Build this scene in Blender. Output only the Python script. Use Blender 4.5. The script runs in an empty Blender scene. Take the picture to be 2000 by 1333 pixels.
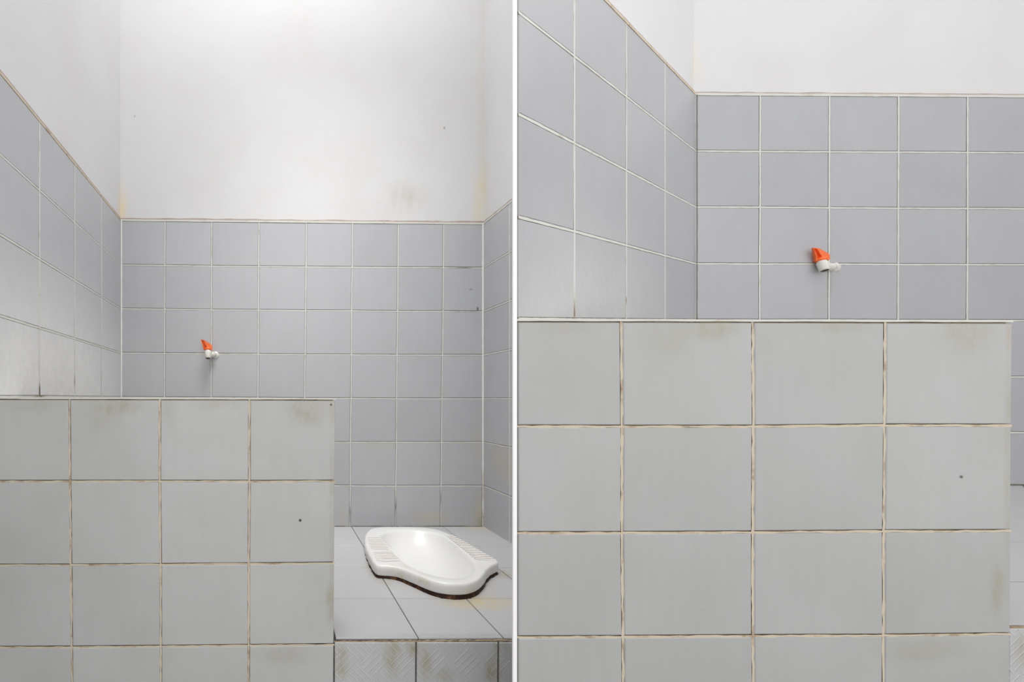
import bpy, math, random
from mathutils import Vector
random.seed(11)
S = bpy.context.scene
COL = S.collection

# ------------------------------------------------------------------ camera, world, light, exposure
F = 900.0                    # focal length in pixels of the 2000 x 1333 frame
PX, PY = 520.0, 777.0        # where the level viewing direction falls in the frame (shift lens)
H = 0.7825                   # eye height above the ground floor
cd = bpy.data.cameras.new('camera'); cam = bpy.data.objects.new('camera', cd); COL.objects.link(cam)
cd.sensor_fit = 'HORIZONTAL'; cd.sensor_width = 36.0; cd.lens = 36.0 * F / 2000.0
cd.shift_x = (1000.0 - PX) / 2000.0; cd.shift_y = (PY - 666.5) / 2000.0
cd.clip_start = 0.02
cam.location = (0, 0, H); cam.rotation_euler = (math.pi / 2, 0, 0)
S.camera = cam

wd = bpy.data.worlds.new('sky'); S.world = wd; wd.use_nodes = True
bgn = wd.node_tree.nodes['Background']
bgn.inputs[0].default_value = (0.985, 0.975, 0.975, 1); bgn.inputs[1].default_value = 1.45

def area(name, loc, rot, sx, sy, power, colour=(1, 1, 1)):
    l = bpy.data.lights.new(name, 'AREA'); l.shape = 'RECTANGLE'; l.size = sx; l.size_y = sy
    l.energy = power; l.color = colour
    o = bpy.data.objects.new(name, l); COL.objects.link(o); o.location = loc; o.rotation_euler = rot
    return o
def aim(p, q):
    return (Vector(q) - Vector(p)).to_track_quat('-Z', 'Y').to_euler()
LA = (0.42, 1.15, H + 2.2)
la = area('overhead_fill', LA, aim(LA, (0.52, 1.95, H - 0.58)), 1.1, 0.5, 6.9, (1.0, 0.99, 0.97)); la.data.spread = math.radians(60)  # added unseen fill aimed down at the lower stall and its floor
LC = (0.10, 0.72, H + 0.95)
lc = area('front_fill', LC, aim(LC, (0.35, 2.07, H - 0.50)), 0.9, 0.4, 0.5, (1.0, 0.99, 0.97)); lc.data.spread = math.radians(105)  # added fill hanging free in front of the stall, not a real fitting
LT = (0.14, 1.48, H + 2.25)
area('overhead_fill', LT, aim(LT, (0.14, 2.07, H + 1.55)), 1.1, 0.3, 4.2, (1.0, 0.99, 0.97))  # added unseen wash that brightens the top of the back wall plaster

S.view_settings.view_transform = 'Standard'
S.view_settings.look = 'None'
S.view_settings.gamma = 1.0
S.view_settings.use_curve_mapping = False
S.view_settings.exposure = 0.0

# ------------------------------------------------------------------ helpers
def W(px, py, Y):
    return Vector(((px - PX) / F * Y, Y, H - (py - PY) / F * Y))

def link(name, me, mat, parent=None, origin=None, kind=None):
    o = bpy.data.objects.new(name, me); COL.objects.link(o)
    if mat is not None: me.materials.append(mat)
    if parent is not None: o.parent = parent
    base = parent.location if parent is not None else Vector((0, 0, 0))
    if origin is not None:
        for v in me.vertices: v.co -= origin
        o.location = origin - base
    elif parent is not None and base.length > 0:
        for v in me.vertices: v.co -= base
    if kind: o['kind'] = kind
    return o

def mesh(name, verts, faces, smooth=False):
    me = bpy.data.meshes.new(name); me.from_pydata([tuple(v) for v in verts], [], faces); me.update()
    if smooth:
        for p in me.polygons: p.use_smooth = True
    return me

def fix_normals(me):
    import bmesh
    b = bmesh.new(); b.from_mesh(me); bmesh.ops.recalc_face_normals(b, faces=b.faces); b.to_mesh(me); b.free()

def empty(name, loc, label=None, cat=None, group=None):
    o = bpy.data.objects.new(name, None); COL.objects.link(o); o.location = loc
    o.empty_display_size = 0.05
    if label: o['label'] = label
    if cat: o['category'] = cat
    if group: o['group'] = group
    return o

def prism(name, plan, z0, z1, mat, parent=None, kind=None, label=None):
    """plan: (x, y) corners counter-clockwise; z0 / z1 numbers or one value per corner"""
    n = len(plan)
    z0 = z0 if isinstance(z0, (list, tuple)) else [z0] * n
    z1 = z1 if isinstance(z1, (list, tuple)) else [z1] * n
    vs = [Vector((p[0], p[1], z0[i])) for i, p in enumerate(plan)] + [Vector((p[0], p[1], z1[i])) for i, p in enumerate(plan)]
    fs = [tuple(reversed(range(n))), tuple(range(n, 2 * n))] + [(i, (i + 1) % n, n + (i + 1) % n, n + i) for i in range(n)]
    me = mesh(name, vs, fs); fix_normals(me)
    o = link(name, me, mat, parent, kind=kind)
    if label: o['label'] = label
    return o

# ------------------------------------------------------------------ materials
class NT:
    def __init__(s, name):
        s.m = bpy.data.materials.new(name); s.m.use_nodes = True
        s.t = s.m.node_tree; s.n = s.t.nodes; s.l = s.t.links
        s.b = s.n['Principled BSDF']
    def new(s, t, **k):
        x = s.n.new(t)
        for a, v in k.items(): setattr(x, a, v)
        return x
    def put(s, sock, v):
        if hasattr(v, 'links'): s.l.new(v, sock)
        else: sock.default_value = v
    def math(s, op, a, b=0.0, c=0.0, clamp=False):
        x = s.new('ShaderNodeMath', operation=op, use_clamp=clamp)
        s.put(x.inputs[0], a); s.put(x.inputs[1], b); s.put(x.inputs[2], c); return x.outputs[0]
    def noise(s, scale, detail=3.0, rough=0.55, vec=None, sc=None):
        x = s.new('ShaderNodeTexNoise'); x.inputs['Scale'].default_value = scale
        x.inputs['Detail'].default_value = detail; x.inputs['Roughness'].default_value = rough
        v = vec if vec is not None else s.pos()
        if sc is not None:
            mm = s.new('ShaderNodeVectorMath', operation='MULTIPLY'); s.l.new(v, mm.inputs[0]); mm.inputs[1].default_value = sc
            v = mm.outputs[0]
        s.l.new(v, x.inputs['Vector']); return x.outputs['Fac']
    def pos(s):
        if not hasattr(s, 'g'): s.g = s.new('ShaderNodeNewGeometry')
        return s.g.outputs['Position']
    def ramp(s, v, a, b, lo=0.0, hi=1.0):
        x = s.new('ShaderNodeMapRange', interpolation_type='SMOOTHSTEP')
        s.put(x.inputs[0], v); x.inputs[1].default_value = a; x.inputs[2].default_value = b
        x.inputs[3].default_value = lo; x.inputs[4].default_value = hi; return x.outputs[0]
    def mix(s, f, a, b, mode='MIX'):
        x = s.new('ShaderNodeMix', data_type='RGBA', blend_type=mode)
        s.put(x.inputs[0], f)
        for i, v in ((6, a), (7, b)):
            if isinstance(v, tuple) and len(v) == 3: v = (*v, 1)
            s.put(x.inputs[i], v)
        return x.outputs[2]
    def spot(s, c, r, f_noise=None, soft=0.15, floor_=0.0):
        d = s.new('ShaderNodeVectorMath', operation='SUBTRACT'); s.l.new(s.pos(), d.inputs[0]); d.inputs[1].default_value = c
        e = s.new('ShaderNodeVectorMath', operation='DIVIDE'); s.l.new(d.outputs[0], e.inputs[0]); e.inputs[1].default_value = r
        q = s.new('ShaderNodeVectorMath', operation='LENGTH'); s.l.new(e.outputs[0], q.inputs[0])
        f = s.ramp(q.outputs[1], 1.0, soft)
        if f_noise is not None: f = s.math('MULTIPLY', f, s.math('MULTIPLY_ADD', f_noise, 1.0 - floor_, floor_))
        return f

def glazed(name, base, spots=(), rough=0.3, vary=0.035, mott=0.05, relief=False, streak=0.03, bump=0.02, film=None):
    """glazed ceramic tile; spots are stains and some painted shade or glare: (centre, radii, colour, strength)"""
    t = NT(name)
    oi = t.new('ShaderNodeObjectInfo')
    v = t.math('MULTIPLY_ADD', oi.outputs['Random'], 2 * vary, 1.0 - vary)
    n1 = t.noise(7.0, 3, 0.5)
    v = t.math('MULTIPLY', v, t.math('MULTIPLY_ADD', n1, 2 * mott, 1.0 - mott))
    n2 = t.noise(14.0, 2, 0.5, sc=(6.0, 6.0, 0.5))
    v = t.math('MULTIPLY', v, t.math('MULTIPLY_ADD', n2, 2 * streak, 1.0 - streak))
    cmb = t.new('ShaderNodeCombineColor')
    for i in range(3): t.put(cmb.inputs[i], v)
    c = t.mix(1.0, base, cmb.outputs[0], 'MULTIPLY')
    nn = t.ramp(t.noise(38.0, 5, 0.7, sc=(1.4, 1.4, 0.8)), 0.36, 0.66)
    nc = t.ramp(t.noise(9.0, 3, 0.6), 0.25, 0.75)
    nz = t.math('MULTIPLY_ADD', nn, 0.6, t.math('MULTIPLY', nc, 0.4))
    if film is not None:
        c = t.mix(t.math('MULTIPLY', t.ramp(t.noise(5.5, 4, 0.6), 0.35, 0.75), film[1]), c, film[0])
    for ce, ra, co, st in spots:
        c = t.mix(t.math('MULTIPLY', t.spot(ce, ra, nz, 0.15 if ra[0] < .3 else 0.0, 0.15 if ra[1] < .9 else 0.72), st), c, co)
    # a few pits and specks in the glaze
    sp = t.ramp(t.noise(170.0, 1, 0.5), 0.815, 0.86)
    c = t.mix(t.math('MULTIPLY', sp, 0.35), c, (0.16, 0.13, 0.10))
    hgt = t.noise(4.5, 2, 0.5)
    bump_s, bump_d = bump, 0.02
    if relief:
        sx = t.new('ShaderNodeSeparateXYZ'); t.l.new(t.pos(), sx.inputs[0])
        x, z = sx.outputs[0], sx.outputs[2]
        u = t.math('MULTIPLY', t.math('ADD', x, z), 0.7071); w = t.math('MULTIPLY', t.math('SUBTRACT', x, z), 0.7071)
        cell = 0.052
        cu = t.math('FLOOR', t.math('DIVIDE', u, cell)); cw = t.math('FLOOR', t.math('DIVIDE', w, cell))
        par = t.math('PINGPONG', t.math('ADD', cu, cw), 1.0)
        def stripe(a):
            f = t.math('FRACT', t.math('DIVIDE', a, cell / 4.0))
            return t.ramp(t.math('ABSOLUTE', t.math('SUBTRACT', f, 0.5)), 0.16, 0.04)
        a1 = stripe(u); a2 = stripe(w)
        h = t.math('ADD', t.math('MULTIPLY', a1, par), t.math('MULTIPLY', a2, t.math('SUBTRACT', 1.0, par)))
        c = t.mix(t.math('MULTIPLY', h, 0.35), c, (0.64, 0.65, 0.66))
        hgt = h; bump_s, bump_d = 0.5, 0.0015
    t.put(t.b.inputs['Base Color'], c)
    t.b.inputs['Roughness'].default_value = rough
    t.b.inputs['Specular IOR Level'].default_value = 0.4
    bp = t.new('ShaderNodeBump'); bp.inputs['Strength'].default_value = bump_s; bp.inputs['Distance'].default_value = bump_d
    t.put(bp.inputs['Height'], hgt); t.l.new(bp.outputs[0], t.b.inputs['Normal'])
    return t.m

def matte(name, base, dark=None, scale=25.0, lo=0.45, hi=0.7, st=1.0, rough=0.85, spots=(), bump=0.15, bdist=0.002, bscale=60.0):
    t = NT(name)
    n = t.ramp(t.noise(scale, 4, 0.65), lo, hi)
    c = t.mix(t.math('MULTIPLY', n, st), base, dark if dark else base)
    nz = t.ramp(t.noise(11.0, 5, 0.65, sc=(1.8, 1.8, 0.45)), 0.3, 0.7)
    for ce, ra, co, s_ in spots:
        c = t.mix(t.math('MULTIPLY', t.spot(ce, ra, nz, 0.0), s_), c, co)
    t.put(t.b.inputs['Base Color'], c); t.b.inputs['Roughness'].default_value = rough
    t.b.inputs['Specular IOR Level'].default_value = 0.25
    bp = t.new('ShaderNodeBump'); bp.inputs['Strength'].default_value = bump; bp.inputs['Distance'].default_value = bdist
    t.put(bp.inputs['Height'], t.noise(bscale, 4, 0.6)); t.l.new(bp.outputs[0], t.b.inputs['Normal'])
    return t.m

OLIVE = (0.34, 0.31, 0.19); YEL = (0.58, 0.50, 0.30); RUST = (0.30, 0.17, 0.08); GREYD = (0.33, 0.32, 0.29)
YB, YF, YB2, YF2 = 2.07, 1.108, 1.636, 0.878          # depth of back wall and of low wall, in either stall

def sp(px, py, Y, rx, ry, co, st, rd=0.08):
    c = W(px, py, Y); return (tuple(c), (rx / F * Y, rd, ry / F * Y), co, st)

wall_spots_a = [
    sp(840, 1012, YB, 55, 22, YEL, 0.55), sp(938, 1000, YB, 22, 60, YEL, 0.7), sp(938, 1022, YB, 16, 18, OLIVE, 0.8),
    sp(930, 860, YB, 14, 70, YEL, 0.35), sp(404, 745, YB, 13, 60, GREYD, 0.32), sp(416, 712, YB, 10, 34, (0.30, 0.27, 0.24), 0.55),  # grey under the tap: water stain with the tap's shadow painted in
    sp(740, 870, YB, 70, 10, YEL, 0.25), sp(932, 604, YB, 3, 6, (0.1, 0.1, 0.1), 1.6), sp(919, 566, YB, 5, 2, (0.12, 0.12, 0.12), 1.2),
    sp(668, 1010, YB, 16, 30, YEL, 0.35)]
wall_spots_b = [
    sp(1600, 590, YB2, 22, 66, GREYD, 0.32), sp(1617, 552, YB2, 13, 40, (0.30, 0.27, 0.24), 0.5),  # streak below this tap mixes grime and its painted shadow
    sp(1353, 618, YB2, 10, 14, YEL, 0.6)]
low_spots_a = [
    sp(236, 794, YF, 60, 26, OLIVE, 0.63), sp(600, 800, YF, 62, 48, OLIVE, 0.63), sp(648, 800, YF, 9, 40, (0.42, 0.33, 0.19), 0.6),
    sp(648, 1000, YF, 10, 260, OLIVE, 0.52), sp(200, 810, YF, 60, 50, OLIVE, 0.30), sp(330, 800, YF, 24, 60, OLIVE, 0.30),
    sp(60, 790, YF, 90, 30, OLIVE, 0.30), sp(560, 1280, YF, 90, 30, OLIVE, 0.38), sp(645, 1180, YF, 14, 60, OLIVE, 0.75),
    sp(586, 1016, YF, 4, 4, (0.06, 0.05, 0.04), 2.5), sp(646, 791, YF, 3, 3, (0.1, 0.08, 0.05), 2.5), sp(425, 790, YF, 70, 18, OLIVE, 0.38)]
low_spots_b = [
    sp(1380, 645, YF2, 80, 30, OLIVE, 0.63), sp(1880, 655, YF2, 90, 58, OLIVE, 0.63), sp(1962, 655, YF2, 12, 45, (0.42, 0.33, 0.19), 0.6),
    sp(1962, 900, YF2, 14, 320, OLIVE, 0.52), sp(1300, 660, YF2, 90, 60, OLIVE, 0.30), sp(1490, 660, YF2, 34, 70, OLIVE, 0.30),
    sp(1100, 640, YF2, 100, 30, OLIVE, 0.30), sp(1940, 1150, YF2, 22, 75, OLIVE, 0.68), sp(1870, 931, YF2, 6, 5, (0.06, 0.05, 0.04), 2.5),
    sp(1800, 1270, YF2, 140, 34, OLIVE, 0.33), sp(1630, 640, YF2, 100, 20, OLIVE, 0.38)]
riser_spots = [
    sp(765, 1280, YF, 26, 55, OLIVE, 0.90), sp(806, 1262, YF, 22, 30, OLIVE, 1.12), sp(830, 1300, YF, 20, 60, OLIVE, 0.75),
    sp(665, 1290, YF, 24, 50, OLIVE, 1.05), sp(960, 1310, YF, 24, 44, OLIVE, 1.12), sp(968, 1262, YF, 10, 26, OLIVE, 0.75),
    sp(866, 1318, YF, 30, 22, OLIVE, 0.60), sp(985, 1262, YF, 14, 20, OLIVE, 0.52), sp(1985, 1270, 0.885, 24, 50, OLIVE, 0.75)]
tz = H - 0.5825
floor_spots = [((0.56, 1.62, tz), (0.25, 0.36, 0.03), YEL, 0.8), ((0.60, 1.30, tz), (0.15, 0.07, 0.03), YEL, 1.3),
               ((0.37, 1.52, tz), (0.05, 0.16, 0.03), OLIVE, 0.9), ((0.78, 1.51, tz), (0.05, 0.06, 0.03), OLIVE, 0.8),
               ((0.55, 1.118, tz), (0.5, 0.016, 0.03), GREYD, 0.7), ((0.93, 2.03, tz), (0.09, 0.05, 0.03), YEL, 0.6)]

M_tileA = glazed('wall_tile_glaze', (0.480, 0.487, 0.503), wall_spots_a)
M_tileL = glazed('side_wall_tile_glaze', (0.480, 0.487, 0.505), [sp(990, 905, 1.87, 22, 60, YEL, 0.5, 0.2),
    ((-0.655, 1.45, H - 0.02), (0.1, 1.25, 0.55), (0.80, 0.80, 0.79), 1.0)])  # pale area low on the left wall: limescale plus glare painted in
M_tileL2 = glazed('side_wall_tile_glaze', (0.415, 0.422, 0.438), [((0.85, 1.18, H + 0.12), (0.7, 0.95, 0.45), (0.74, 0.74, 0.73), 0.7)])  # M_tileL darkened to offset light; pale low patch is limescale plus painted glare
M_tileB = glazed('wall_tile_glaze', (0.435, 0.442, 0.460), wall_spots_b)  # M_tileA's tile, lighting difference between stalls put into a darker colour
M_lowA = glazed('low_wall_tile_glaze', (0.500, 0.506, 0.503), low_spots_a, film=((0.38, 0.38, 0.34), 0.2))
M_lowB = glazed('low_wall_tile_glaze', (0.436, 0.442, 0.440), low_spots_b, film=((0.38, 0.38, 0.34), 0.2))  # one tile with M_lowA; the stalls' uneven light evened out in its colour
M_riser = glazed('relief_tile_glaze', (0.52, 0.525, 0.535), riser_spots, rough=0.35, relief=True)
M_floor = glazed('floor_tile_glaze', (0.505, 0.508, 0.518), floor_spots, rough=0.35)
M_floorB = glazed('floor_tile_glaze', (0.50, 0.502, 0.508), [], rough=0.35)
def gsp(px, py, Y, rx, rz, c=(0.10, 0.10, 0.09), st=1.6, rd=0.06):
    return (tuple(W(px, py, Y)), (rx, rd, rz), c, st)
M_grout = matte('pale_grout', (0.67, 0.67, 0.62), (0.55, 0.52, 0.43), 18, 0.5, 0.8, spots=[
    gsp(772, 1000, YB, .015, .10), gsp(860, 1000, YB, .015, .12), gsp(684, 1005, YB, .015, .07, (0.25, 0.24, 0.2)),
    gsp(904, 525, YB, .10, .015, (0.3, 0.29, 0.26)), gsp(906, 608, YB, .10, .015, (0.3, 0.29, 0.26)),
    gsp(72, 765, 1.32, .03, .035, (0.22, 0.18, 0.12), 2.0), gsp(142, 745, 1.56, .03, .03, (0.3, 0.27, 0.22)),
    gsp(1113, 605, 1.05, .03, .04, (0.30, 0.22, 0.14), 2.0), gsp(1215, 588, 1.24, .02, .02, (0.3, 0.27, 0.22))])
M_grout_white = matte('white_corner_grout', (0.76, 0.76, 0.72), (0.66, 0.64, 0.56), 18, 0.5, 0.8, spots=[(tuple(W(941, 985, YB)), (.05, .06, .22), (0.40, 0.33, 0.22), 1.2), (tuple(W(1353, 615, YB2)), (.03, .03, .04), (0.5, 0.3, 0.2), 1.0)])
M_grout_low = matte('tan_grout', (0.62, 0.54, 0.42), (0.36, 0.26, 0.17), 22, 0.50, 0.74)
M_bed = matte('mortar_bed', (0.46, 0.45, 0.40), (0.26, 0.24, 0.20), 30, 0.5, 0.8)
M_bed_low = matte('dirty_mortar_bed', (0.40, 0.32, 0.22), (0.20, 0.14, 0.09), 30)
M_bed_floor = matte('dark_floor_joint', (0.13, 0.125, 0.115), (0.06, 0.055, 0.05), 30)
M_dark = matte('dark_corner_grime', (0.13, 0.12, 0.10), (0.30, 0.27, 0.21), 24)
def plaster_spots():
    r = []
    def v(x, y, z, rx, ry, rz, c, s): r.append(((x, y, z), (rx, ry, rz), c, s))
    Zt = H + (777 - 428) / F * YB
    v(-0.655, YB, Zt + .02, .05, .06, .22, (0.80, 0.66, 0.42), 0.85)
    v(0.965, YB, Zt + .05, .055, .06, .34, (0.74, 0.66, 0.45), 0.85)
    v(0.965, YB, Zt + .55, .03, .04, .5, (0.76, 0.72, 0.58), 0.5)
    v(0.62, YB, Zt + .10, .14, .06, .10, (0.56, 0.52, 0.45), 0.7)
    v(0.15, YB, Zt - .03, .9, .05, .07, (0.70, 0.67, 0.62), 0.35)
    Zb = H + (777 - 180) / F * YB2
    v(1.514, YB2, Zb + .05, .05, .06, .2, (0.80, 0.72, 0.50), 0.8)
    v(2.4, YB2, Zb - .02, 1.0, .05, .06, (0.70, 0.67, 0.62), 0.3)
    for px, py, Y in ((116, 138, YB), (31, 108, 1.3), (263, 227, YB), (868, 250, YB)):
        p = W(px, py, Y); v(p.x, p.y, p.z, .007, .05, .009, (0.25, 0.24, 0.24), 1.2)
    return r
M_plaster = matte('white_painted_plaster', (0.71, 0.71, 0.715), (0.685, 0.68, 0.68), 3.0, 0.4, 0.7, 1.0, 0.8, plaster_spots(), 0.12, 0.004, 9.0)
M_ledge = matte('brown_ledge_line', (0.44, 0.365, 0.34), (0.55, 0.47, 0.43), 20)  # pinkish-brown line just above the top tile course
M_white = matte('white_plastic_trim', (0.97, 0.97, 0.97), None, rough=0.5, bump=0.0)
M_ground = matte('grey_cement', (0.42, 0.42, 0.41), (0.34, 0.34, 0.33), 12)

# ------------------------------------------------------------------ tiled surfaces
TH = 0.005
def tile(parent, q, n, gap, mat, th=TH, name='tile', bev=0.0016, tilt=0.0004):
    """one tile: q = corners bl, br, tr, tl of its grid cell; n = unit normal towards the viewer"""
    c = sum(q, Vector()) / 4
    g = gap / 2
    ins = []
    for k in range(4):
        p, a, b = q[k], q[(k + 1) % 4], q[(k - 1) % 4]
        ins.append(p + (a - p).normalized() * g + (b - p).normalized() * g)
    js = [random.uniform(-tilt, tilt) for _ in range(4)]
    top = []
    for k in range(4):
        p = ins[k]; d = (c - p).normalized() * bev * 1.4
        top.append((p + n * (th - bev + js[k]), p + d + n * (th + js[k])))
    vs = [p - n * 0.001 for p in ins] + [a for a, _ in top] + [b for _, b in top]
    fs = [(3, 2, 1, 0), (8, 9, 10, 11)]
    for k in range(4):
        m = (k + 1) % 4
        fs += [(k, m, 4 + m, 4 + k), (4 + k, 4 + m, 8 + m, 8 + k)]
    me = mesh(name, vs, fs); fix_normals(me)
    return link(name, me, mat, parent, origin=c)

def ribbon(vs, fs, a, b, n, w, shift, lift, jit=0.25, seg=14):
    """a strip of grout from a to b, w wide, shifted sideways, with a slightly ragged outline"""
    d = (b - a).normalized(); s = d.cross(n).normalized()
    base = len(vs)
    for i in range(seg + 1):
        p = a.lerp(b, i / seg)
        w1 = w / 2 * (1 + random.uniform(-jit, jit)); w2 = w / 2 * (1 + random.uniform(-jit, jit))
        vs.append(p + s * (shift + w1) + n * lift); vs.append(p + s * (shift - w2) + n * lift)
        if i: k = base + 2 * (i - 1); fs.append((k, k + 1, k + 3, k + 2))

def grid(parent, node, ni, nj, n, gap, mat, grout, gw=1.0, hshift=0.0, wobble=0.0008, skip=None, th=TH, edges=(1, 1, 1, 1), lift=0.9, jit=0.25, vw=1.0, gname='grout'):
    """node(i, j): i across 0..ni, j up 0..nj"""
    n = Vector(n).normalized()
    P = {}
    for i in range(ni + 1):
        for j in range(nj + 1):
            p = node(i, j)
            if 0 < i < ni and 0 < j < nj:
                u = (node(min(i + 1, ni), j) - p).normalized(); v = (node(i, min(j + 1, nj)) - p).normalized()
                p = p + u * random.uniform(-wobble, wobble) + v * random.uniform(-wobble, wobble)
            P[i, j] = p
    for i in range(ni):
        for j in range(nj):
            if skip and skip(i, j): continue
            tile(parent, [P[i, j], P[i + 1, j], P[i + 1, j + 1], P[i, j + 1]], n, gap, mat, th)
    if grout is not None:
        vs, fs = [], []
        for j in range(nj + 1):
            if j == 0 and not edges[0] or j == nj and not edges[1]: continue
            for i in range(ni):
                if skip and (skip(i, j) or skip(i, j - 1)): continue
                ribbon(vs, fs, P[i, j], P[i + 1, j], n, gap * 0.8 * gw, hshift * gap, th * lift, jit)
        for i in range(ni + 1):
            if i == 0 and not edges[2] or i == ni and not edges[3]: continue
            for j in range(nj):
                if skip and (skip(i, j) or skip(i - 1, j)): continue
                ribbon(vs, fs, P[i, j], P[i, j + 1], n, gap * 0.9 * gw * vw, 0, th * lift * 0.97, jit)
        link(gname, mesh(gname, vs, fs), grout, parent, kind='stuff')
    return P

def strip(name, pts, n, z0, z1, d0, d1, mat, parent, wob=0.0, seg=30, up=Vector((0, 0, 1))):
    """a thin long moulding following pts[0]->pts[1], between offsets z0..z1 along up and d0..d1 along n"""
    a, b = pts; vs, fs = [], []
    for i in range(seg + 1):
        p = a.lerp(b, i / seg); r = random.uniform(-wob, wob); r2 = random.uniform(-wob, wob)
        vs += [p + up * (z0 + r) + n * d0, p + up * (z1 + r2) + n * d0, p + up * (z1 + r2) + n * d1, p + up * (z0 + r) + n * d1]
        if i:
            k = 4 * (i - 1)
            for m in range(4): fs.append((k + m, k + (m + 1) % 4, k + 4 + (m + 1) % 4, k + 4 + m))
    fs += [(3, 2, 1, 0), (len(vs) - 4, len(vs) - 3, len(vs) - 2, len(vs) - 1)]
    me = mesh(name, vs, fs); fix_normals(me)
    return link(name, me, mat, parent)

def lerp(a, b, t): return a + (b - a) * t
TOPZ = H + 2.45
XL = (235 - PX) / F * YB          # left wall of the first stall
XR = (945 - PX) / F * YB          # its right wall
ZP = H - 0.5825                   # platform height, first stall

# ---- first stall: back wall
wb = prism('wall_back', [(XL - 0.12, YB + TH * 0 + 0.0), (XR + 0.02, YB), (XR + 0.02, YB + 0.12), (XL - 0.12, YB + 0.12)], 0, TOPZ, M_plaster, kind='structure',
           label='white plastered back wall of the left stall, grey tiles below, tap on it')
ax_t = [235, 323, 414, 506, 598, 688, 777.5, 866, 945]; ax_b = [235, 321, 411, 502, 593, 683, 772, 860, 941.5]
ay_l = [1031, 947, 862, 776, 690, 603.5, 518, 431.5]; ay_r = [1031, 949, 864, 779, 694, 609, 524, 438.5]
def nodeA(i, j):
    t = j / 7.0; x = lerp(ax_b[i], ax_t[i], t); u = i / 8.0
    return W(x, lerp(ay_l[j], ay_r[j], u) + (0.8 * math.sin(u * math.pi)), YB)
nA = Vector((0, -1, 0))
# bed of mortar seen in the joints
def bed(parent, q, n, mat, d=0.0015, name='mortar_bed'):
    vs = [p + n * d for p in q]; return link(name, mesh(name, vs, [(0, 1, 2, 3)]), mat, parent)
bed(wb, [nodeA(0, 0), nodeA(8, 0), nodeA(8, 7), nodeA(0, 7)], nA, M_bed)
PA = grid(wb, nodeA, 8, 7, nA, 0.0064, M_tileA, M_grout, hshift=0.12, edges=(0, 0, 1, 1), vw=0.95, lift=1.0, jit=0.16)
strip('ledge_grout', (nodeA(0, 7), nodeA(8, 7)), nA, -0.003, 0.005, 0, TH + .001, M_grout, wb, 0.0006)
strip('ledge', (nodeA(0, 7), nodeA(8, 7)), nA, 0.005, 0.0125, 0, TH * .6, M_ledge, wb, 0.0016)
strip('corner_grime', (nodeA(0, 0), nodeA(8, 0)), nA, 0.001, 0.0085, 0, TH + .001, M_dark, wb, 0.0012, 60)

# ---- first stall: left wall
wl = prism('wall_left', [(XL - 0.12, -0.3), (XL, -0.3), (XL, YB), (XL - 0.12, YB)], 0, TOPZ, M_plaster, kind='structure',
           label='white plastered left wall of the left stall with grey tiles below')
nL = Vector((1, 0, 0))
dep = [YB, YB * 285 / 324.0, YB * 285 / 377.0, YB * 285 / 446.0, YB * 285 / 549.0] + [YB * 285 / 549.0 - .25 * k for k in range(1, 6)]
def nodeL(i, j):          # i from near to far
    Y = dep[9 - i]; c = nodeA(0, j)
    return Vector((XL, Y, c.z + 0.0))
bed(wl, [nodeL(0, 0), nodeL(9, 0), nodeL(9, 7), nodeL(0, 7)], nL, M_bed)
grid(wl, nodeL, 9, 7, nL, 0.0064, M_tileL, M_grout, hshift=0.04, edges=(0, 0, 1, 1), vw=1.35, gw=1.1, lift=1.02, jit=0.16)
strip('ledge_grout', (nodeL(0, 7), nodeL(9, 7)), nL, -0.003, 0.004, 0, TH + .001, M_grout_low, wl, 0.0008)
strip('ledge', (nodeL(0, 7), nodeL(9, 7)), nL, 0.004, 0.0125, 0, TH * .6, M_ledge, wl, 0.0014)

def bead(parent, x, y, sx, z0, z1, w=0.0068):
    vs, fs = [], []
    for i in range(61):
        z = lerp(z0, z1, i / 60); a = w * random.uniform(.85, 1.15)
        vs += [(x, y, z), (x + sx * (a + TH), y - TH - .0004, z), (x + sx * (a * .5 + TH), y - a * .5 - TH, z), (x + sx * (TH + .0004), y - a - TH, z)]
        if i:
            k = 4 * (i - 1); fs += [(k + 1, k + 2, k + 6, k + 5), (k + 2, k + 3, k + 7, k + 6)]
    me = mesh('corner_grout', [Vector(v) for v in vs], fs, True); link('corner_grout', me, M_grout_white, parent)
bead(wb, XL, YB, 1, ZP, nodeA(0, 7).z + .003, 0.005)
bead(wb, XR, YB, -1, ZP + .05, nodeA(8, 7).z + .003, 0.0055)

# ---- wedge of wall between the two stalls (right wall of the first stall)
DV = Vector((1.4033, 1.0, 0.1667))                 # run of the second stall's side wall and courses
CB = W(1353, 627, YB2)                             # its back left corner at the level of the courses' vanishing row
def lineB(Y, z=None):
    p = CB + DV * (Y - YB2)
    return p
p0 = (0.4640, 0.870); p1 = (0.4713, 0.870)
q1 = lineB(0.9045)
wr = prism('wall_right', [p0, (p1[0] - .0002, p1[1] + .0004), (q1.x, q1.y), (CB.x, CB.y), (CB.x, YB2 + 0.12), (XR + 0.12, YB2 + .45), (XR + 0.12, YB + 0.12), (XR + .021, YB + 0.12), (XR, YB), (XR, 1.726)],
           0, TOPZ, M_plaster, kind='structure', label='white plastered wall between the two stalls, tiled on both sides')
nR = Vector((-1, 0, 0))
ry = ay_r
def nodeR(i, j):          # i from far to near: seen left to right
    Y = YB - (0.236, 0.3440)[1] * 0 - [0, 0.228, 0.3435][i]
    return Vector((XR, Y, nodeA(8, j).z))
bed(wr, [nodeR(0, 0), nodeR(2, 0), nodeR(2, 7), nodeR(0, 7)], nR, M_bed)
grid(wr, nodeR, 2, 7, nR, 0.0064, M_tileL, M_grout, hshift=0.04, edges=(0, 0, 1, 1), vw=1.4, gw=1.1, lift=1.02, jit=0.16)
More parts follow.
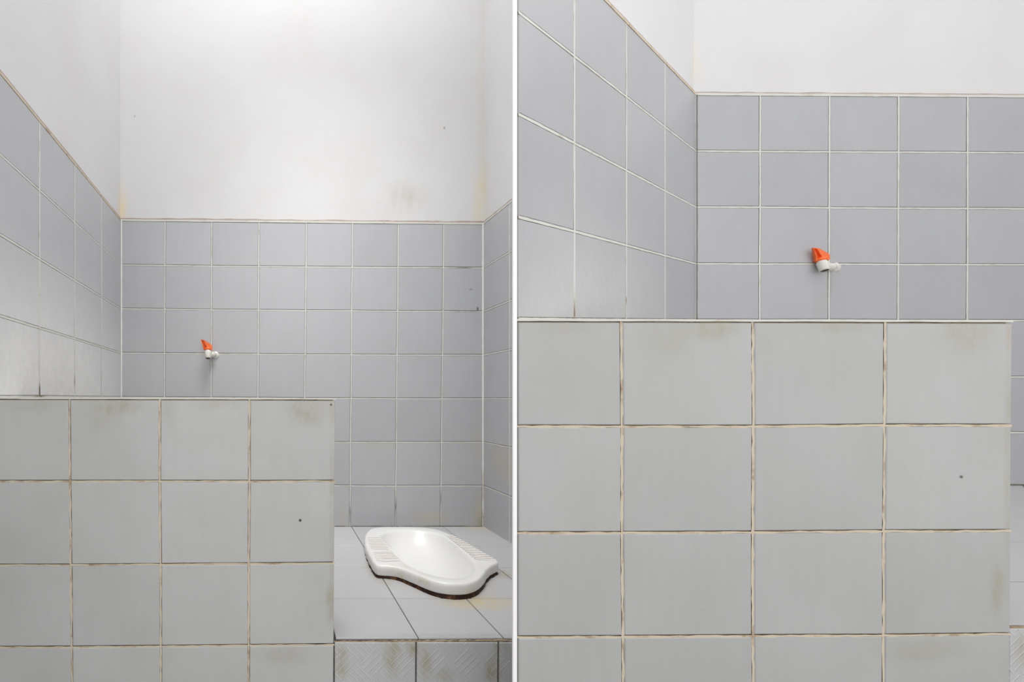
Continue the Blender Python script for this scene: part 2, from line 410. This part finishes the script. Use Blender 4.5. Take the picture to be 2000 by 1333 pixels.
strip('ledge_grout', (nodeR(0, 7), nodeR(2, 7)), nR, -0.003, 0.005, 0, TH + .001, M_grout, wr, 0.0006)
strip('ledge', (nodeR(0, 7), nodeR(2, 7)), nR, 0.005, 0.0125, 0, TH * .6, M_ledge, wr, 0.001)
strip('corner_grime', (nodeR(0, 0), nodeR(2, 0)), nR, 0.002, 0.007, 0, TH + .001, M_grout_low, wr, 0.001)

# white edging strip on the nose of that wall
tr = prism('trim_1', [(p0[0], 0.866), (p1[0], 0.866), (p1[0], 0.8698), (p0[0], 0.8698)], 0, TOPZ, M_white, kind='structure',
           label='narrow bright white edging strip running full height between the two stalls')

# ---- second stall: back wall
XR2 = 3.41
wb2 = prism('wall_back', [(CB.x, YB2), (XR2 + .12, YB2), (XR2 + .12, YB2 + .12), (CB.x, YB2 + .12)], 0, TOPZ, M_plaster, kind='structure',
            label='white plastered back wall of the right stall, grey tiles below, tap on it')
bx = [1353, 1482, 1617, 1751.5, 1886, 2020, 2154, 2288, 2396]
by_l = [950, 844, 735, 625.5, 516, 405.5, 296, 186.5]; by_r = [950, 846, 738, 628, 519, 410.5, 302, 193.5]
def nodeB(i, j):
    u = i / 8.0
    return W(bx[i] - 2.0 * (1 - j / 7.0), lerp(by_l[j], by_r[j], u), YB2)
bed(wb2, [nodeB(0, 0), nodeB(8, 0), nodeB(8, 7), nodeB(0, 7)], nA, M_bed)
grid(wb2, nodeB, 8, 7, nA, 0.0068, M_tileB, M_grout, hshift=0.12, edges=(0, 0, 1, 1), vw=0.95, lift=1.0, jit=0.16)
strip('ledge_grout', (nodeB(0, 7), nodeB(8, 7)), nA, -0.003, 0.005, 0, TH + .001, M_grout, wb2, 0.0006, 50)
strip('ledge', (nodeB(0, 7), nodeB(8, 7)), nA, 0.005, 0.0115, 0, TH * .6, M_ledge, wb2, 0.0012, 50)
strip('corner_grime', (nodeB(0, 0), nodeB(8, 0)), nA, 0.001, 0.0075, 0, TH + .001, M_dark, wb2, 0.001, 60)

# ---- second stall: left wall (its courses climb towards the back like its floor does)
nB = Vector((1.0, -1.4033, 0)).normalized()
dB = [YB2 * 430 / 815.0, YB2 * 430 / 668.0, YB2 * 430 / 566.0, YB2 * 430 / 490.0, YB2]
dB[0] = 0.9040
bead(wb2, CB.x + .003, YB2, 1, H - .3, nodeB(0, 7).z + .002, 0.005)
def nodeLB(i, j):
    c = nodeB(0, j); c = Vector((CB.x, YB2, c.z))
    return c + DV * (dB[i] - YB2)
wl2 = prism('wall_left', [(q1.x + nB.x * .0002, q1.y + nB.y * .0002), (q1.x + nB.x * .003, q1.y + nB.y * .003 + .002), (CB.x + .0, CB.y - .0035), (CB.x - .0003, CB.y - .0005)], 0.2, TOPZ, M_plaster, kind='structure',
            label='slanting left wall of the right stall, grey tiles under white plaster')
off = nB * 0.0022
q = [nodeLB(0, 0) + off, nodeLB(4, 0) + off, nodeLB(4, 7) + off, nodeLB(0, 7) + off]
bed(wl2, q, nB, M_bed)
def nodeLBo(i, j): return nodeLB(i, j) + nB * 0.0025
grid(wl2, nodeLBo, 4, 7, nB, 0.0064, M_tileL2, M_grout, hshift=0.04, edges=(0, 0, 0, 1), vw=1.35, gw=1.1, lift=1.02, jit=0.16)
strip('ledge_grout', (nodeLBo(0, 7), nodeLBo(4, 7)), nB, -0.003, 0.004, 0, TH + .001, M_grout_low, wl2, 0.0006)
strip('ledge', (nodeLBo(0, 7), nodeLBo(4, 7)), nB, 0.004, 0.0125, 0, TH * .6, M_ledge, wl2, 0.001)

# ---- the rest of the room, beside and behind the viewer
prism('wall_right', [(XR2, -0.3), (XR2 + .12, -0.3), (XR2 + .12, YB2), (XR2, YB2)], 0, TOPZ, M_plaster, kind='structure', label='white plastered right wall of the right stall')
prism('floor', [(XL - .12, -1.72), (XR2 + .12, -1.72), (XR2 + .12, YB + .12), (XL - .12, YB + .12)], -0.1, 0.0, M_ground, kind='structure', label='grey cement ground floor in front of the stalls')

# ------------------------------------------------------------------ squatting pan outline (metres on the platform)
def unz(x, y):
    px, py = 640 + x / 3.776, 980 + y / 3.776
    h = 0.035 + 0.015 * min(1, max(0, (py - 1030) / 110.0))
    Y = (0.5825 - h) * F / (py - PY)
    return ((px - PX) / F * Y, Y)
OUT = [(330,195),(400,188),(500,186),(600,186),(700,190),(800,203),(870,228),(960,275),(1050,325),(1150,385),(1235,430),(1262,445),(1235,458),(1195,477),(1165,505),(1140,545),(1100,580),(1030,603),(960,607),(900,605),(840,598),(780,585),(715,562),(650,535),(560,500),(515,486),(470,478),(400,474),(362,472),(340,450),(320,415),(300,375),(283,335),(275,300),(276,268),(283,240),(300,215)]
INN = [(388,262),(405,236),(440,222),(500,213),(560,209),(640,209),(720,214),(790,226),(850,252),(900,292),(960,345),(1020,400),(1065,450),(1082,500),(1070,540),(1030,563),(960,572),(890,570),(820,560),(750,542),(690,518),(620,482),(560,445),(500,400),(450,355),(415,318),(394,288)]
OUTP = [unz(*p) for p in OUT]; INNP = [unz(*p) for p in INN]
CX, CY = 0.555, 1.64
NR = 192
def polar(pts, smooth=1):
    a = sorted((math.atan2(y - CY, x - CX) % (2 * math.pi), math.hypot(x - CX, y - CY)) for x, y in pts)
    a = [(a[-1][0] - 2 * math.pi, a[-1][1])] + a + [(a[0][0] + 2 * math.pi, a[0][1])]
    r = []
    for k in range(NR):
        t = 2 * math.pi * k / NR
        for m in range(len(a) - 1):
            if a[m][0] <= t <= a[m + 1][0]:
                f = (t - a[m][0]) / max(1e-9, a[m + 1][0] - a[m][0]); r.append(lerp(a[m][1], a[m + 1][1], f)); break
    for _ in range(smooth): r = [(r[k - 1] + 2 * r[k] + r[(k + 1) % NR]) / 4 for k in range(NR)]
    return r
RO, RI = polar(OUTP, 1), polar(INNP, 40)
def rimh(y): return 0.05 - (y - 1.32) * (0.015 / 0.62)

# ------------------------------------------------------------------ platforms
plan = [(0.1, YF), (p0[0] + (YF - 0.87) * 0.6, YF), (XR, 1.726), (XR, YB), (XL, YB), (XL, YF + 0.1), (0.1, YF + 0.1)]
fp = prism('floor', plan, 0, ZP, M_bed_floor, kind='structure', label='raised grey tiled platform of the left stall with the squat toilet set in it')
fx = [0.1665, 0.366, 0.571, 0.776, 0.98]
frows = [1.108, 1.327, 1.565, 1.80, 2.065]
def nodeF(i, j): return Vector((fx[i] + (0.006 * j if 0 < i < 4 else 0) , frows[j], ZP))
# platform tiles, trimmed where the diagonal end of the dividing wall cuts them
def clip(poly, a, b):
    out = []
    def side(p): return (b[0] - a[0]) * (p[1] - a[1]) - (b[1] - a[1]) * (p[0] - a[0])
    for k in range(len(poly)):
        p, q_ = poly[k], poly[(k + 1) % len(poly)]
        sp_, sq = side(p), side(q_)
        if sp_ >= 0: out.append(p)
        if sp_ * sq < 0:
            t = sp_ / (sp_ - sq); out.append(p.lerp(q_, t))
    return out
def slab(parent, poly, th, mat, name='tile', n=Vector((0, 0, 1))):
    m = len(poly); c = sum(poly, Vector()) / m
    top = [p + n * th + (c - p).normalized() * 0.0012 for p in poly]; mid = [p + n * (th - 0.001) for p in poly]
    vs = [p - n * .001 for p in poly] + mid + top
    fs = [tuple(reversed(range(m))), tuple(range(2 * m, 3 * m))]
    for k in range(m):
        e = (k + 1) % m
        fs += [(k, e, m + e, m + k), (m + k, m + e, 2 * m + e, 2 * m + k)]
    me = mesh(name, vs, fs); fix_normals(me)
    return link(name, me, mat, parent, origin=c)
ftiles = []
fx_all = [-0.655, -0.45, -0.245, -0.04] + fx
for i in range(8):
    for j in range(4):
        if i < 3 and j == 0: continue
        def nf(a, b):
            x = fx_all[a] + (0.004 * b if 3 < a < 8 else 0)
            if a == 8: x = XR - .001
            return Vector((x, frows[b], ZP))
        if i == 3 and j == 0: continue
        g = 0.0012
        q = [nf(i, j) + Vector((g, g, 0)), nf(i + 1, j) + Vector((-g, g, 0)), nf(i + 1, j + 1) + Vector((-g, -g, 0)), nf(i, j + 1) + Vector((g, -g, 0))]
        q = clip(q, (p0[0] - .003, 0.87), (XR - .003, 1.726))
        if len(q) < 3: continue
        ftiles.append(slab(fp, q, 0.004, M_floor))
# riser of the platform: embossed tiles
rx = [652, 812, 972, 1015]
def nodeS(i, j): return W(rx[i] - (1.0 if j == 0 and 0 < i < 3 else 0), [1411, 1252][j] , YF - 0.0005) + Vector((0, 0, (0.0, 0.0)[j]))
grid(fp, nodeS, 3, 1, nA, 0.0035, M_riser, None)
strip('edge_grout', (W(652, 1253, YF), W(1013, 1250, YF)), nA, -0.0022, 0.0005, 0, 0.004, M_bed_low, fp, 0.0012, 80)

# second stall's platform: it climbs towards the back wall
def floorB(x, y): 
    return W(1353, 950, YB2).z + (y - YB2) * 0.1667
pB = [(lineB(0.98).x + .01, 0.98), (1.38, 0.98), (1.38, 0.885), (XR2, 0.885), (XR2, YB2), (CB.x + .006, YB2)]
fp2 = prism('floor', pB, 0, [floorB(*p) for p in pB], M_bed_floor, kind='structure', label='sloping grey tiled platform of the right stall behind its low wall')
nFB = Vector((0, -0.1667, 1)).normalized()
fb_rows = [0.885, 1.03, 1.215, 1.425, YB2 - .002]
for i in range(-2, 9):
    for j in range(4):
        def nfb(a, b):
            x0 = (nodeB(0, 0).x + (nodeB(1, 0) - nodeB(0, 0)).x * a)
            y = fb_rows[b]; x = x0 + DV.x * (y - YB2)
            return Vector((x, y, floorB(x, y)))
        g = 0.0012
        q = [nfb(i, j) + Vector((g, g, 0)), nfb(i + 1, j) + Vector((-g, g, 0)), nfb(i + 1, j + 1) + Vector((-g, -g, 0)), nfb(i, j + 1) + Vector((g, -g, 0))]
        for p in q: p.z = floorB(p.x, p.y)
        if j == 0 or True:
            q = clip(q, (XR2, 0), (XR2, 3))
            q = clip(q, (CB.x + .012, CB.y), (q1.x + .012, q1.y)) if len(q) > 2 else q
        if len(q) > 2 and j == 0: q = clip(q, (1.418, 3), (1.418, 0))
        if len(q) < 3: continue
        for p in q: p.z = floorB(p.x, p.y)
        slab(fp2, q, 0.004, M_floorB, n=nFB)
def nodeS2(i, j):
    x = [1.4165, 1.66, 1.90, 2.14, 2.38, 2.62, 2.86][i]
    return Vector((x, 0.8845, floorB(0, 0.885) - (1 - j) * 0.2))
grid(fp2, nodeS2, 6, 1, nA, 0.0035, M_riser, None)
strip('edge_grout', (nodeS2(0, 1), nodeS2(6, 1)), nA, -0.002, 0.001, 0, 0.004, M_bed_low, fp2, 0.001, 60)

# ------------------------------------------------------------------ low tiled walls
def low_wall(label, pts_x_top, pts_x_bot, yl, yr, Y, depth, xleft, xright, tmat, slant=0.0):
    """free-standing low wall: core, tiles in front and on its end, grout, pale line along the top"""
    z1 = W(0, yl[-1] + 1.0, Y).z
    root = empty('low_wall', ((xleft + xright) / 2, Y + depth / 2, 0), label, 'partition wall')
    prism('core', [(xleft, Y), (xright - .006, Y), (xright - .006, Y + depth), (xleft + slant, Y + depth)], 0, z1, M_bed_low, root)
    ni, nj = len(pts_x_top) - 1, len(yl) - 1
    def node(i, j):
        t = j / nj; u = i / ni
        return W(lerp(pts_x_bot[i], pts_x_top[i], t), lerp(yl[j], yr[j], u ** 1.5), Y)
    grid(root, node, ni, nj, nA, 0.0052, tmat, M_grout_low, hshift=0.14, edges=(0, 0, 0, 0), lift=0.8, jit=0.45, vw=0.95, wobble=0.001)
    a, b = W(pts_x_top[0], yl[-1], Y), W(pts_x_top[-1], yr[-1], Y)
    strip('top_edge', (Vector((xleft, Y, a.z)), Vector((xright, Y, b.z))), nA, 0.0, 0.0036, 0, TH + .0005, M_grout, root, 0.0004, 40)
    prism('coping', [(xleft, Y), (xright, Y), (xright, Y + depth + .002), (xleft + slant, Y + depth + .002)], [a.z, b.z, b.z, a.z], [a.z + .0034, b.z + .0034, b.z + .0034, a.z + .0034], M_grout, root)
    return root, node
lxt = [-212, -37, 137, 313, 487, 656]; lxb = [-205, -30, 143, 314.5, 485, 652]
ly_l = [1424, 1263, 1103, 940, 779.5]; ly_r = [1421, 1258, 1099, 939.5, 781]
xa0, xa1 = XL + .001, W(655, 0, YF).x
low_wall('low grey tiled wall at left with stained tan joints, beside the squat toilet', lxt[1:], lxb[1:], ly_l, ly_r, YF, 0.1, xa0, xa1, M_lowA)
mxt = [954, 1210, 1466, 1723, 1971.5]; mxb = [958, 1214.5, 1467.5, 1719, 1966]
mxt[0] = mxb[0] = 1007.5
my_l = [1445, 1243, 1040, 832.5, 628]; my_r = [1441, 1236.5, 1036, 831, 630.5]
xb0, xb1 = W(1007.3, 0, YF2).x, W(1970, 0, YF2).x
low_wall('larger looking low grey tiled wall at right with stained tan joints', mxt, mxb, my_l, my_r, YF2, 0.1, xb0 + .0001, xb1, M_lowB, slant=lineB(0.978).x - xb0 + .004)

# ------------------------------------------------------------------ squatting pan
def porcelain():
    t = NT('white_glazed_porcelain')
    nz = t.ramp(t.noise(30, 5, 0.7), 0.4, 0.7)
    c = t.mix(t.math('MULTIPLY', t.ramp(t.noise(6, 3, 0.6), 0.45, 0.75), 0.25), (0.80, 0.80, 0.79), (0.77, 0.76, 0.73))
    for ce, ra, co, s_ in [((0.42, 1.45, ZP + .03), (.06, .06, .04), (0.66, 0.58, 0.36), 0.75), ((0.47, 1.38, ZP + .035), (.03, .05, .02), (0.60, 0.50, 0.24), 0.9),
                           ((0.36, 1.60, ZP + .02), (.035, .14, .03), (0.58, 0.54, 0.42), 0.7), ((0.72, 1.46, ZP + .02), (.08, .05, .02), (0.6, 0.55, 0.42), 0.5),
                           ((0.44, 1.60, ZP + .04), (.05, .10, .02), (0.68, 0.62, 0.48), 0.35), ((0.67, 1.70, ZP + .04), (.05, .12, .02), (0.66, 0.54, 0.42), 0.35)]:
        c = t.mix(t.math('MULTIPLY', t.spot(ce, ra, nz), s_), c, co)
    t.put(t.b.inputs['Base Color'], c); t.b.inputs['Roughness'].default_value = 0.30
    return t.m
M_porc = porcelain()
M_mort = matte('blackened_mortar', (0.030, 0.012, 0.008), (0.16, 0.075, 0.025), 45, 0.48, 0.68, 1.0, 0.55)
M_groove = matte('brown_grime_in_grooves', (0.36, 0.26, 0.19), (0.55, 0.48, 0.42), 30)
M_black = matte('dark_drain', (0.02, 0.02, 0.02), None, rough=0.4)
pan = empty('squat_toilet', (0.56, 1.64, ZP), 'white porcelain squat toilet with ridged foot grips, set in the tiled platform', 'squat toilet')
def ring(fn):
    r = []
    for k in range(NR):
        t = 2 * math.pi * k / NR; R_, dz = fn(k)
        x, y = CX + R_ * math.cos(t), CY + R_ * math.sin(t)
        r.append(Vector((x, y, ZP + rimh(y) + dz)))
    return r
def loft(rings, cap=True):
    vs = [v for r in rings for v in r]; fs = []
    for a in range(len(rings) - 1):
        for k in range(NR):
            m = (k + 1) % NR; fs.append((a * NR + k, a * NR + m, (a + 1) * NR + m, (a + 1) * NR + k))
    if cap: fs.append(tuple((len(rings) - 1) * NR + k for k in range(NR)))
    return vs, fs
rings = [ring(lambda k: (RO[k] - 0.004, -0.034)), ring(lambda k: (RO[k] + 0.001, -0.030)), ring(lambda k: (RO[k] + 0.001, -0.010)), ring(lambda k: (RO[k], -0.004)),
         ring(lambda k: (RO[k] - 0.003, -0.001)), ring(lambda k: (RO[k] - 0.008, 0.0)),
         ring(lambda k: (lerp(RO[k], RI[k], 0.5), -0.0008)), ring(lambda k: (RI[k] + 0.006, -0.0005)), ring(lambda k: (RI[k], -0.002)), ring(lambda k: (RI[k] - 0.005, -0.007)),
         ring(lambda k: (RI[k] * 0.955, -0.017)), ring(lambda k: (RI[k] * 0.90, -0.032)), ring(lambda k: (RI[k] * 0.82, -0.052)), ring(lambda k: (RI[k] * 0.68, -0.072)),
         ring(lambda k: (RI[k] * 0.50, -0.085)), ring(lambda k: (RI[k] * 0.28, -0.092)), ring(lambda k: (RI[k] * 0.1, -0.094))]
vs, fs = loft(rings); me = mesh('basin', vs, fs, True); fix_normals(me)
link('basin', me, M_porc, pan)
# make sure the visible side faces outwards
mr = []
for off_, z in ((-0.002, 0.0), (-0.003, 0.5), (-0.007, 1.0)):
    r = []
    for k in range(NR):
        t = 2 * math.pi * k / NR; R_ = RO[k] + off_ + random.uniform(-.0012, .0012) + (0.004 if z == 0 else 0)
        x, y = CX + R_ * math.cos(t), CY + R_ * math.sin(t)
        r.append(Vector((x, y, ZP + 0.002 + z * (max(0.0, rimh(y) - 0.034) + .0012))))
    mr.append(r)
vs, fs = loft(mr, False); link('mortar_bed', mesh('mortar_bed', vs, fs, True), M_mort, pan)
# drain at the near end of the basin
vs = [Vector((0.55 + .03 * math.cos(a * math.pi / 12), 1.56 + .03 * math.sin(a * math.pi / 12), ZP + rimh(1.56) - .0885)) for a in range(24)]
link('drain', mesh('drain', vs, [tuple(range(24))]), M_black, pan)
# ridged foot grips
def grip(A, B, C, D, nr, name, label=None):
    """A-B far edge (inner to outer), D-C near edge; ridges run across"""
    P_ = [Vector((*unz(*p), 0)) for p in (A, B, C, D)]
    def pt(u, v, dz):
        p = P_[0].lerp(P_[1], u).lerp(P_[3].lerp(P_[2], u), v); return Vector((p.x, p.y, ZP + rimh(p.y) + dz))
    base = link('grip_grime', mesh('grip_grime', [pt(0, 0, .0004), pt(1, 0, .0004), pt(1, 1, .0004), pt(0, 1, .0004)], [(0, 1, 2, 3)]), M_groove, pan)
    vs, fs = [], []
    for k in range(nr + 1):
        v0, v1 = (k - 0.37) / nr, (k + 0.37) / nr
        v0, v1 = max(v0, -0.02), min(v1, 1.02); vm0, vm1 = lerp(v0, v1, .25), lerp(v0, v1, .75)
        b = len(vs)
        for u in (-0.03, 1.03):
            vs += [pt(u, v0, 0.0002), pt(u, vm0, 0.0014), pt(u, vm1, 0.0014), pt(u, v1, 0.0002)]
        fs += [(b, b + 1, b + 5, b + 4), (b + 1, b + 2, b + 6, b + 5), (b + 2, b + 3, b + 7, b + 6), (b, b + 3, b + 2, b + 1), (b + 4, b + 5, b + 6, b + 7)]
    me = mesh(name, vs, fs); fix_normals(me)
    o = link(name, me, M_porc, pan); o['kind'] = 'stuff'
    return o
grip((290, 263), (382, 264), (452, 352), (320, 352), 8, 'foot_grip')
grip((335, 375), (470, 372), (540, 440), (370, 446), 6, 'foot_grip')
grip((880, 258), (925, 252), (1235, 434), (1090, 425), 14, 'foot_grip')

# cut the basin's opening out of the platform and its tiles
cut_r = [[Vector((CX + (RO[k] - .02) * math.cos(2 * math.pi * k / NR), CY + (RO[k] - .02) * math.sin(2 * math.pi * k / NR), z)) for k in range(0, NR, 2)] for z in (ZP - 0.12, ZP + 0.2)]
n2 = NR // 2
vs = cut_r[0] + cut_r[1]; fs = [tuple(reversed(range(n2))), tuple(range(n2, 2 * n2))] + [(k, (k + 1) % n2, n2 + (k + 1) % n2, n2 + k) for k in range(n2)]
cme = mesh('cutter', vs, fs); fix_normals(cme)
cutter = bpy.data.objects.new('cutter', cme); COL.objects.link(cutter)
bpy.context.view_layer.update()
for o in ftiles + [fp]:
    c = o.matrix_world @ Vector((0, 0, 0))
    if o is not fp and (abs(c.x - CX) > 0.36 or abs(c.y - CY) > 0.45): continue
    md = o.modifiers.new('cut', 'BOOLEAN'); md.operation = 'DIFFERENCE'; md.object = cutter; md.solver = 'EXACT'
bpy.context.view_layer.update()
dg = bpy.context.evaluated_depsgraph_get()
for o in ftiles + [fp]:
    if not o.modifiers: continue
    nm = bpy.data.meshes.new_from_object(o.evaluated_get(dg), depsgraph=dg)
    o.modifiers.clear(); o.data = nm
bpy.data.objects.remove(cutter)
for o in list(ftiles):
    if len(o.data.polygons) == 0: bpy.data.objects.remove(o)

# ------------------------------------------------------------------ taps
def plastic(name, col, rough=0.35):
    t = NT(name)
    c = t.mix(t.ramp(t.noise(60, 3, 0.6), 0.4, 0.8), col, tuple(x * 0.85 for x in col))
    t.put(t.b.inputs['Base Color'], c); t.b.inputs['Roughness'].default_value = rough
    return t.m
M_pvc = plastic('aged_white_plastic', (0.76, 0.75, 0.69)); M_orange = plastic('orange_plastic', (0.95, 0.17, 0.03))
M_hole = matte('shadowy_pipe_bore', (0.20, 0.19, 0.16), None)

def tube(prof, axis_o, ax, mat, name, parent, seg=28, caps=(True, True)):
    """surface of revolution: prof = (distance along ax, radius)"""
    ax = ax.normalized(); u = ax.orthogonal().normalized(); v = ax.cross(u)
    vs, fs = [], []
    for d, r in prof:
        for k in range(seg):
            t = 2 * math.pi * k / seg; vs.append(axis_o + ax * d + (u * math.cos(t) + v * math.sin(t)) * r)
    for a in range(len(prof) - 1):
        for k in range(seg):
            m = (k + 1) % seg; fs.append((a * seg + k, a * seg + m, (a + 1) * seg + m, (a + 1) * seg + k))
    if caps[0]: fs.append(tuple(reversed(range(seg))))
    if caps[1]: fs.append(tuple((len(prof) - 1) * seg + k for k in range(seg)))
    me = mesh(name, vs, fs, True); fix_normals(me)
    o = link(name, me, mat, parent)
    return o

def tap(wallpt, yaw, label, reach=0.058, face=0.0):
    """plastic bib tap: wallpt = where its pipe enters the wall, yaw = turn of its body to the left"""
    root = empty('water_tap', wallpt, label, 'tap', 'plastic taps with orange levers')
    ax = Vector((-math.sin(yaw), -math.cos(yaw), 0.0))
    o = Vector(wallpt)
    tube([(0.0, .0165), (.002, .0165), (.004, .0145), (.006, .0135)], o + Vector((0, 0.001 - TH, 0)), Vector((0, -1, 0)), M_pvc, 'wall_collar', root)
    tube([(-0.004, .0100), (.014, .0105), (.016, .0135), (.030, .0138), (.034, .0122), (reach, .0118)], o, ax, M_pvc, 'inlet_pipe', root)
    c = o + ax * reach
    z = Vector((0, 0, 1))
    side = Vector((math.cos(face), math.sin(face), 0)); fwd = Vector((math.sin(face), -math.cos(face), 0))    # across / towards the front
    up = (z * 0.96 - fwd * 0.27 - side * 0.06).normalized()
    tube([(-0.019, .0098), (-0.021, .0110), (-0.019, .0128), (.002, .0142), (.010, .0145), (.014, .0128), (.017, .0118)], c, up, M_pvc, 'body', root, caps=(False, True))
    tube([(-0.0205, .0098), (-0.010, .0088)], c, up, M_hole, 'bore', root, caps=(False, True))
    hz = c + up * 0.017
    def L(a, b, h): return hz + side * (a * .001) + fwd * (b * .001) + z * (h * .001)
    tube([(-.001, .0128), (.0015, .0150), (.008, .0150), (.012, .0120)], hz, up, M_orange, 'lever_hub', root)
    # winged hollow lever rising to the left, its open groove towards the front
    A_ = [(-17.5, 6, 1), (18, 6, 2), (19, 3, 21), (6, 7, 31), (-14, 12, 44), (-30, 15, 47), (-21, 12, 19)]
    B_ = [(-17, -8, 1), (17, -8, 2), (17, -8, 20), (4, -5, 31), (-14, 2, 44), (-29, 6, 46.5), (-21, -3, 19)]
    Pk = [(-13, 8, 3.5), (2, 7.5, 3.5), (-17.5, 12.2, 42), (-27.5, 14, 44.5)]
    Pi = [(-12, -5, 4.5), (0, -5, 4.5), (-18.5, 5, 40), (-25, 8, 42)]
    vs = [L(*p) for p in A_ + B_ + Pk + Pi]
    fs = [(0, 1, 15, 14), (1, 2, 3, 15), (3, 4, 16, 15), (4, 5, 17, 16), (5, 6, 14, 17), (6, 0, 14), (13, 12, 11, 10, 9, 8, 7)]
    for k in range(7): m = (k + 1) % 7; fs.append((k, 7 + k, 7 + m, m))
    for k in range(4): m = (k + 1) % 4; fs.append((14 + k, 14 + m, 18 + m, 18 + k))
    fs.append((18, 19, 20, 21))
    me = mesh('lever', vs, fs); fix_normals(me)
    lv = link('lever', me, M_orange, root)
    return root
tap(W(421, 694, YB), math.radians(28), 'white plastic tap with orange lever above the left low wall', face=math.radians(-8))
tap(W(1629, 523, YB2), math.radians(70), 'white plastic tap with orange lever above the right low wall', reach=0.075, face=math.radians(-22))
